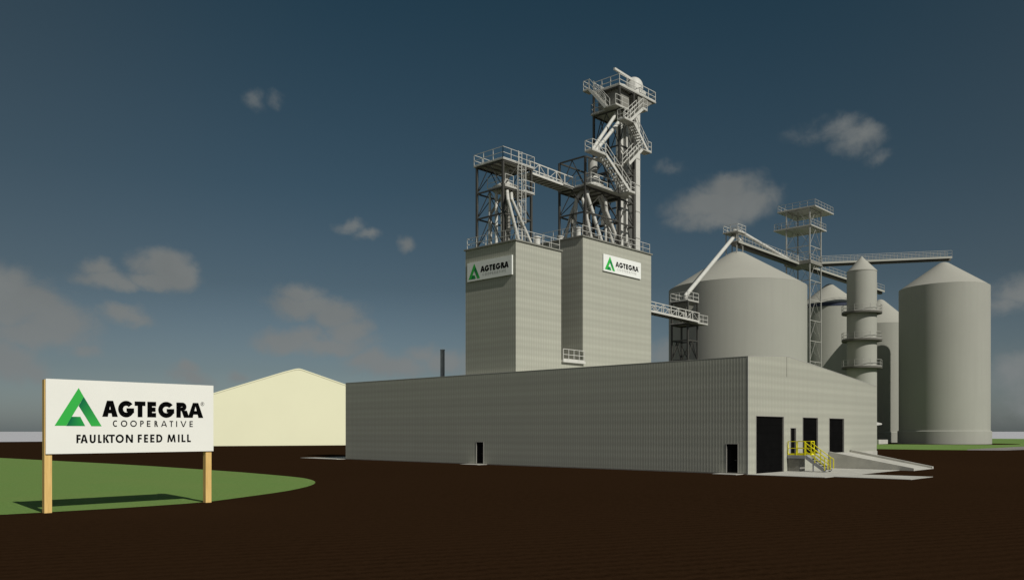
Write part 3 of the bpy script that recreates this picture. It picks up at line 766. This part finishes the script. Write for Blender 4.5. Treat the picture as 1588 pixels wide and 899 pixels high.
bridge('catwalk', (23.5, 26.4, 17.3), (38.6, 27.5, 17.3), 1.3, 'white truss catwalk from the taller mill tower to the transfer frame', 'catwalk', 1.1, 8, .24)

# ------------------------------------------------------------------ silos
def silo(c, r, zb, eave, peak, label, ring=None, band=None, cap_r=.08, group='round grain silos'):
    t = thing('grain_silo', (c[0], c[1], zb), label, 'silo', group)
    n = 128
    m = MB(); m.lathe(c, [(r, zb-.1), (r, eave)], n); m.build('wall', 'silo', t)
    rc = r*cap_r*1.3; zt = peak
    m = MB()
    prof = [(r*1.001, eave-.03)]
    rise = peak-eave; rb = r*.16                      # straight cone, rounded over near the peak
    zc = lambda q_: eave+rise*(1-q_/r)
    for k in range(1, 8): q_ = r+(rb-r)*k/7; prof.append((q_, zc(q_)))
    for k in range(1, 7):
        q_ = rb*(1-k/6); prof.append((max(.01, q_), zc(rb)+(rise*rb/r)*.56*(1-(q_/rb)**2)))
    m.lathe(c, prof, n)
    rf = m.build('roof', 'silo_roof', t)
    if ring:
        m = MB(); m.lathe(c, [(ring[0], zb-.1), (ring[0], ring[1])], n); m.lathe(c, [(ring[0], ring[1]), (r-.02, ring[1]+.12)], n); m.build('base_ring', 'silo', t)
    if band:
        m = MB(); m.lathe(c, [(r+.05, band[0]), (r+.05, band[1])], n); m.lathe(c, [(r+.05, band[1]), (r, band[1]+.03)], n); m.build('painted_band', 'navy', t)
    return t
silo((62.07, 34.09), 10.37, 1.0, 25.15, 31.5, 'widest grain silo, squat with a conical roof, behind the warehouse')
silo((101.41, 15.53), 7.14, 1.0, 28.0, 33.0, 'tall sunlit silo standing alone on grass at the right', ring=(7.34, 3.2))
silo((103.3, 36.5), 6.28, 1.0, 26.9, 32.0, 'half hidden silo with a dark blue band under its roof', band=(26.55, 27.2))
silo((114.98, 31.03), 6.11, 1.0, 24.07, 29.8, 'farthest silo, mostly hidden between the slim ringed tower and the lone silo', ring=(6.2, 3.0))

# slim tower with three ring walkways
TC = (77.41, 20.66)
ts = thing('slim_tower', (*TC, 1), 'slim round tower with a cone top and three ring walkways', 'tower')
m = MB(); m.lathe(TC, [(2.21, .9), (2.21, 28.3)], 64); m.build('wall', 'silo', ts)
m = MB(); m.lathe(TC, [(2.25, 28.2), (2.25, 28.35), (.30, 30.45)], 64, False); m.lathe(TC, [(.3, 30.45), (.12, 30.7), (.01, 30.72)], 32)
for p in m.sm[:]: pass
m.build('roof', 'silo_roof', ts)
for z in (21.9, 17.6, 13.3):
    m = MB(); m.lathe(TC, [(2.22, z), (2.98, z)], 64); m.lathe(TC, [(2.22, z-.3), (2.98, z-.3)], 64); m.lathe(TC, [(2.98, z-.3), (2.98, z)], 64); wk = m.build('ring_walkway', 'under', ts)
    m = MB(); m.railing([(TC[0]+2.94*cos(2*pi*i/16), TC[1]+2.94*sin(2*pi*i/16), z) for i in range(16)], 1.05, 1.2, .05, .12, True); m.build('railing', 'galv', wk)

# platform and cross conveyors over the silos
def conveyor(p0, p1, wd, label, hh=.55, rails=True, sp=1.3):
    c = lerp(p0, p1, .5); t = thing('grain_conveyor', c, label, 'conveyor', 'conveyors over the silos')
    d = vnorm((p1[0]-p0[0], p1[1]-p0[1], 0)); n_ = (-d[1], d[0], 0)
    off = lambda p, s, z=0: (p[0]+n_[0]*s, p[1]+n_[1]*s, p[2]+z)
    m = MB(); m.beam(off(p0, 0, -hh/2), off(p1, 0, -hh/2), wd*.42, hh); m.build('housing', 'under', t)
    m = MB(); m.beam(off(p0, 0, .06), off(p1, 0, .06), wd, .10); m.build('deck', 'galv', t)
    for s in (-1, 1):
        m = MB(); m.beam(off(p0, s*wd/2, -.05), off(p1, s*wd/2, -.05), .05, .36); m.build('side_channel', 'silo', t)
        m = MB(); m.railing([off(p0, s*(wd/2-.06), .11), off(p1, s*(wd/2-.06), .11)], 1.05, sp, .05, 0); m.build('railing', 'galv', t)
    return t
PX, PY = 85.42, 32.59
PX1, PY1 = 90.12, 36.86
pt = thing('conveyor_tower', (87.7, 34.7, 1), 'grey lattice conveyor tower with stacked platforms between the silos', 'tower')
frame(pt, PX, PX1, PY, PY1, 1., [4.6, 8.2, 11.8, 15.4, 19.0, 22.6, 26.2, 29.6, 32.9, 35.6, 38.8, 42.1], .18, .10, .045, 'galv')
plat(pt, PX-.2, 93.2, 31.5, 38.5, 42.2, .2, 'galv'); rail(pt, [(PX-.1, 31.6, 42.4), (93.1, 31.6, 42.4), (93.1, 38.4, 42.4), (PX-.1, 38.4, 42.4)], True, 'galv', .05)
plat(pt, PX-.2, 91.7, 32.2, 39.2, 39.0, .2, 'galv'); rail(pt, [(PX-.1, 32.3, 39.2), (91.6, 32.3, 39.2), (91.6, 39.1, 39.2), (PX-.1, 39.1, 39.2)], True, 'galv', .05)
plat(pt, PX-.2, PX1+.3, PY-.25, PY1+.3, 32.5, .55, 'galv_dark'); rail(pt, [(PX-.1, PY-.2, 33.05), (PX1+.2, PY-.2, 33.05), (PX1+.2, PY1+.2, 33.05), (PX-.1, PY1+.2, 33.05)], True, 'galv', .05)
conveyor((PX1+.3, 32.9, 33.2), (106.5, 15.95, 34.25), 1.6, 'long level conveyor from the lattice tower out to the lone silo')
conveyor((PX-.3, 35.2, 32.7), (60.6, 33.8, 32.3), 1.6, 'conveyor from the lattice tower to the peak of the widest silo', .6)
conveyor((PX1-.4, 37.6, 33.9), (118.6, 32.2, 31.5), 1.6, 'descending conveyor from the lattice tower passing behind the slim ringed tower')
# perch on the big silo
pf = thing('silo_platform', (61.9, 34.3, 31), 'small railed platform perched on the peak of the widest silo', 'platform')
plat(pf, 60.4, 63.1, 32.95, 35.6, 33.75, .16, 'galv')
rail(pf, [(60.5, 33.05, 33.91), (63.0, 33.05, 33.91), (63.0, 35.5, 33.91), (60.5, 35.5, 33.91)], True, 'white', .06)
for p in ((60.8, 33.4), (62.7, 33.4), (62.7, 35.2), (60.8, 35.2)):
    m = MB(); m.beam((*p, 30.2), (*p, 33.75), .12); m.build('leg', 'galv', pf)
m = MB(); m.lathe((61.85, 34.3), [(.45, 33.2), (.45, 33.8), (.3, 34.5), (.01, 34.6)], 20); m.build('diverter_valve', 'galv', pf)
spout([(61.85, 34.3, 33.5), (38.7, 28.9, 20.9), (38.7, 28.9, 19.9)], .42, 'long white pipe sloping from the widest silo peak to the transfer frame', 'white', 'silo spouts', False)
spout([(62.1, 34.1, 33.4), (62.6, 33.6, 32.7), (62.6, 33.6, 31.9)], .3, 'short bent white pipe below the silo top platform', 'white', 'silo spouts', False)
spout([(62.3, 34.0, 34.4), (82.9, 35.6, 33.3), (84.2, 35.6, 33.1)], .42, 'long white pipe from the widest silo peak to the lattice tower', 'white', 'silo spouts', False)

# small concrete block by the warehouse corner
m = MB(); m.box(88.0, 92.3, 21.8, 25.5, .9, 1.75); cbk = m.build('concrete_block', 'concrete'); tag(cbk, 'low pale concrete block on the ground past the warehouse corner', 'concrete block')

# ------------------------------------------------------------------ storage shed far behind
SO = (47.52, 133.99); SA = (.91295, -.40807); SN = (.40807, .91295)      # gable line and depth direction
shd = thing('storage_shed', (*SO, 0), 'huge pale cream gabled shed in the distance behind the yard sign', 'shed')
gp = [(-34.5, 0), (-34.5, 6.1), (-18.15, 11.38), (-3.24, 16.42), (-1.2, 17.02), (-.4, 17.2), (0, 17.24), (.4, 17.21), (1.1, 17.02), (10.58, 13.90), (34.5, 6.1), (34.5, 0)]
SP = lambda a, z, dd: (SO[0]+SA[0]*a+SN[0]*dd, SO[1]+SA[1]*a+SN[1]*dd, z)
m = MB(); n = len(gp); BK = 60
m.add([SP(a, z, 0) for a, z in gp], [tuple(range(n))]); m.add([SP(a, z, BK) for a, z in gp], [tuple(range(n))[::-1]])
for a_, z_ in ((-34.5, 6.1), (34.5, 6.1)): m.add([SP(a_, 0, 0), SP(a_, 0, BK), SP(a_, z_, BK), SP(a_, z_, 0)], [(0, 1, 2, 3)])
m.build('wall', 'shedskin', shd)
m = MB(); rp_ = gp[1:-1]; k = len(rp_)
m.add([SP(a, z+.02, -.05) for a, z in rp_]+[SP(a, z+.02, BK+.05) for a, z in rp_], [(i, i+1, i+1+k, i+k) for i in range(k-1)]); m.build('roof', 'shedskin', shd)
m = MB(); m.prism([SP(a, z-.25, -.08) for a, z in rp_]+[SP(a, z+.03, -.08) for a, z in rp_[::-1]], (SN[0]*.06, SN[1]*.06, 0)); m.build('verge_trim', 'shedskin', shd)

# ------------------------------------------------------------------ camera
cam = bpy.data.cameras.new('Camera'); co = bpy.data.objects.new('Camera', cam); COL.objects.link(co)
co.location = (-56.644, -29.356, 3.17)
co.rotation_euler = (radians(90), 0, atan2(-.7295, .6840))
cam.sensor_width = 36.; cam.lens = 36*1296.8/1588; cam.shift_y = (668.4-449.5)/1588
cam.clip_start = .5; cam.clip_end = 30000
scene.camera = co

# ------------------------------------------------------------------ light
SE = radians(38.0); sd = (.123, .992)          # horizontal direction the light travels
sun = bpy.data.lights.new('sun', 'SUN'); sun.energy = 4.0; sun.angle = radians(.5); sun.color = (1., .965, .90)
so = bpy.data.objects.new('sun', sun); COL.objects.link(so); so.location = (0, 0, 80)
import mathutils
dv = mathutils.Vector((sd[0]*cos(SE), sd[1]*cos(SE), -sin(SE)))
so.rotation_euler = dv.to_track_quat('-Z', 'Y').to_euler()

wd = bpy.data.worlds.new('World'); scene.world = wd; wd.use_nodes = True
nt = wd.node_tree; bg = nt.nodes['Background']
sky = N(nt, 'ShaderNodeTexSky', sky_type='NISHITA'); sky.sun_disc = False
sky.sun_elevation = SE; sky.sun_rotation = atan2(-sd[0], -sd[1]) % (2*pi)
sky.air_density = 1.; sky.dust_density = 1.2; sky.ozone_density = 1.5
hs = N(nt, 'ShaderNodeHueSaturation'); hs.inputs['Saturation'].default_value = .62
L(nt, sky.outputs[0], hs.inputs['Color'])
tc = N(nt, 'ShaderNodeTexCoord'); sep = N(nt, 'ShaderNodeSeparateXYZ'); L(nt, tc.outputs['Generated'], sep.inputs[0])
az = mathn(nt, 'ARCTAN2', sep.outputs[0], sep.outputs[1])
hl = mathn(nt, 'SQRT', mathn(nt, 'ADD', mathn(nt, 'POWER', sep.outputs[0], 2.), mathn(nt, 'POWER', sep.outputs[1], 2.)))
el = mathn(nt, 'DIVIDE', sep.outputs[2], mathn(nt, 'MAXIMUM', hl, .001))
cb_ = N(nt, 'ShaderNodeCombineXYZ'); L(nt, az, cb_.inputs[0]); L(nt, el, cb_.inputs[1])
base = cb_.outputs[0]
# (below) stormy slate air away from the sun, deepening with height
tr = N(nt, 'ShaderNodeValToRGB'); L(nt, el, tr.inputs[0]); ee = tr.color_ramp.elements
ee[0].position, ee[0].color = .0, (.86, .98, 1.08, 1); ee[1].position, ee[1].color = .55, (.14, .315, .375, 1)
for ps, cc in ((.07, (.56, .66, .72)), (.17, (.32, .425, .465)), (.285, (.23, .37, .42))):
    k_ = ee.new(ps); k_.color = (*cc, 1)
dark = mixc(nt, 1., hs.outputs[0], tr.outputs[0], 'MULTIPLY')
# cloud puffs: compass bearing, tangent of height, half sizes (radians), density
CLOUDS = [(0.4204, 0.1852, 0.0289, 0.0156, 0.62), (0.4322, 0.1746, 0.0278, 0.0157, 0.62), (0.4106, 0.1688, 0.0234, 0.0099, 0.6), (0.3579, 0.1765, 0.0198, 0.0111, 0.5), (0.3641, 0.1653, 0.0287, 0.0118, 0.55), (0.3849, 0.1613, 0.0165, 0.0084, 0.5), (0.2738, 0.1507, 0.0339, 0.0224, 0.5), (0.2852, 0.1318, 0.0515, 0.0266, 0.6), (0.3202, 0.1175, 0.0417, 0.0203, 0.55), (0.3785, 0.1259, 0.0291, 0.0119, 0.5), (0.3944, 0.124, 0.0192, 0.0084, 0.45), (0.3025, 0.0996, 0.0526, 0.0174, 0.5), (0.2738, 0.0715, 0.0395, 0.0198, 0.55), (0.2996, 0.0659, 0.0198, 0.0134, 0.45), (0.3113, 0.0933, 0.0118, 0.0081, 0.4), (0.3413, 0.088, 0.0183, 0.0082, 0.35), (0.5669, 0.1594, 0.0246, 0.0149, 0.6), (0.5727, 0.1447, 0.0363, 0.018, 0.6), (0.6057, 0.1383, 0.0354, 0.0181, 0.6), (0.6242, 0.1184, 0.0252, 0.0166, 0.6), (0.5583, 0.1084, 0.0432, 0.0134, 0.62), (0.602, 0.1043, 0.0515, 0.0121, 0.58), (1.0697, 0.2788, 0.0347, 0.0209, 0.55), (1.0602, 0.2623, 0.0509, 0.0225, 0.6), (1.0962, 0.2642, 0.0314, 0.0267, 0.55), (1.0566, 0.2445, 0.0495, 0.0135, 0.5), (1.031, 0.255, 0.0221, 0.0181, 0.45), (1.1896, 0.3365, 0.0268, 0.0158, 0.26), (1.2095, 0.3224, 0.0303, 0.0157, 0.32), (1.1591, 0.3352, 0.0301, 0.0131, 0.2), (1.2304, 0.3026, 0.0155, 0.0099, 0.26), (0.5198, 0.3726, 0.0169, 0.0118, 0.24), (0.5425, 0.3773, 0.0114, 0.0104, 0.2), (0.6242, 0.2409, 0.0163, 0.0091, 0.36), (0.6435, 0.2327, 0.018, 0.0084, 0.34), (0.691, 0.2283, 0.0091, 0.0122, 0.32), (1.005, 0.3079, 0.0223, 0.0098, 0.2), (0.6503, 0.0862, 0.033, 0.0122, 0.55), (0.6804, 0.0782, 0.053, 0.0122, 0.55), (0.7376, 0.0833, 0.0276, 0.0138, 0.55), (0.7146, 0.0893, 0.0229, 0.0123, 0.5), (0.4482, 0.0708, 0.0121, 0.0101, 0.5), (0.4523, 0.0601, 0.0202, 0.0101, 0.45), (0.503, 0.0648, 0.0167, 0.0073, 0.3), (1.3597, 0.1443, 0.0283, 0.0159, 0.5), (1.3511, 0.1317, 0.0229, 0.0133, 0.45), (1.3597, 0.0584, 0.0283, 0.0264, 0.4), (1.3737, 0.0317, 0.0334, 0.0327, 0.4), (0.9976, 0.0898, 0.0299, 0.0197, 0.45), (0.7914, 0.0836, 0.0462, 0.0185, 0.5)]
def warp(vec, sc_, amt, seed):
    nn = N(nt, 'ShaderNodeTexNoise'); nn.inputs['Scale'].default_value = sc_; nn.inputs['Detail'].default_value = 5; nn.inputs['Roughness'].default_value = .58
    o_ = N(nt, 'ShaderNodeVectorMath', operation='ADD'); L(nt, vec, o_.inputs[0]); o_.inputs[1].default_value = (seed, seed*1.7, 0); L(nt, o_.outputs[0], nn.inputs['Vector'])
    s_ = N(nt, 'ShaderNodeVectorMath', operation='SUBTRACT'); L(nt, nn.outputs['Color'], s_.inputs[0]); s_.inputs[1].default_value = (.5, .5, .5)
    m_ = N(nt, 'ShaderNodeVectorMath', operation='SCALE'); L(nt, s_.outputs[0], m_.inputs[0]); m_.inputs['Scale'].default_value = amt
    a_ = N(nt, 'ShaderNodeVectorMath', operation='ADD'); L(nt, vec, a_.inputs[0]); L(nt, m_.outputs[0], a_.inputs[1])
    return a_.outputs[0]
wv = warp(base, 18., .04, 3.1)
dens = None; lit = None
for (a0, e0, ra, re, k) in CLOUDS:
    s_ = N(nt, 'ShaderNodeVectorMath', operation='SUBTRACT'); L(nt, wv, s_.inputs[0]); s_.inputs[1].default_value = (a0, e0, 0)
    m_ = N(nt, 'ShaderNodeVectorMath', operation='MULTIPLY'); L(nt, s_.outputs[0], m_.inputs[0]); m_.inputs[1].default_value = (1/ra, 1/re, 0)
    l_ = N(nt, 'ShaderNodeVectorMath', operation='LENGTH'); L(nt, m_.outputs[0], l_.inputs[0])
    mr = N(nt, 'ShaderNodeMapRange'); L(nt, l_.outputs['Value'], mr.inputs[0])
    mr.inputs[1].default_value = 1.55; mr.inputs[2].default_value = .25; mr.inputs[3].default_value = 0; mr.inputs[4].default_value = k*1.9+(.14 if k < .4 else 0)
    dens = mr.outputs[0] if dens is None else mathn(nt, 'MAXIMUM', dens, mr.outputs[0])
fn = mathn(nt, 'SUBTRACT', noise(nt, base, 22., 7, .62, .3), .52)
er = mathn(nt, 'MULTIPLY', mathn(nt, 'MINIMUM', mathn(nt, 'MULTIPLY', dens, 3.), 1.), mathn(nt, 'MULTIPLY', fn, 1.25))
dm_ = N(nt, 'ShaderNodeMapRange', interpolation_type='SMOOTHSTEP'); L(nt, mathn(nt, 'ADD', dens, er), dm_.inputs[0])
dm_.inputs[1].default_value = .10; dm_.inputs[2].default_value = 1.0; dm_.inputs[3].default_value = 0; dm_.inputs[4].default_value = .92
dens = dm_.outputs[0]
tone = noise(nt, base, 9., 4, .55)
ccol = ramp(nt, tone, .3, .7, (2.85, 3.05, 3.02), (3.5, 3.72, 3.66))
lo_ = N(nt, 'ShaderNodeMapRange', interpolation_type='SMOOTHSTEP'); L(nt, el, lo_.inputs[0]); lo_.inputs[1].default_value = .19; lo_.inputs[2].default_value = .05; lo_.inputs[3].default_value = 0; lo_.inputs[4].default_value = .75
ccol = mixc(nt, lo_.outputs[0], ccol, (3.7, 4.0, 4.05))
side = mathn(nt, 'ADD', mathn(nt, 'MULTIPLY', sep.outputs[0], -.7295), mathn(nt, 'MULTIPLY', sep.outputs[1], .684))
side = mathn(nt, 'MAXIMUM', side, mathn(nt, 'SUBTRACT', mathn(nt, 'MULTIPLY', side, -1.), .22))
sv = N(nt, 'ShaderNodeMapRange', interpolation_type='SMOOTHSTEP'); L(nt, side, sv.inputs[0]); sv.inputs[1].default_value = .08; sv.inputs[2].default_value = .58; sv.inputs[3].default_value = 0; sv.inputs[4].default_value = .22
dark = mixc(nt, sv.outputs[0], dark, (1.45, 1.5, 1.35))
out = mixc(nt, dens, dark, ccol)
# bright sky region added out of view on the left to fill shaded walls
fill_sky = mathn(nt, 'ADD', mathn(nt, 'MULTIPLY', sep.outputs[0], -.97), mathn(nt, 'MULTIPLY', sep.outputs[1], -.24))
sm_ = N(nt, 'ShaderNodeMapRange', interpolation_type='SMOOTHSTEP'); L(nt, fill_sky, sm_.inputs[0]); sm_.inputs[1].default_value = .1; sm_.inputs[2].default_value = .85
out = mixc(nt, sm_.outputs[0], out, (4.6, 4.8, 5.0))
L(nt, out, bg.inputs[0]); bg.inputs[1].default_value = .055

scene.view_settings.view_transform = 'Standard'; scene.view_settings.look = 'None'
scene.view_settings.exposure = 0; scene.view_settings.gamma = 1; scene.view_settings.use_curve_mapping = False
scene.render.resolution_x = 1024; scene.render.resolution_y = 579
scene.cycles.max_bounces = 6
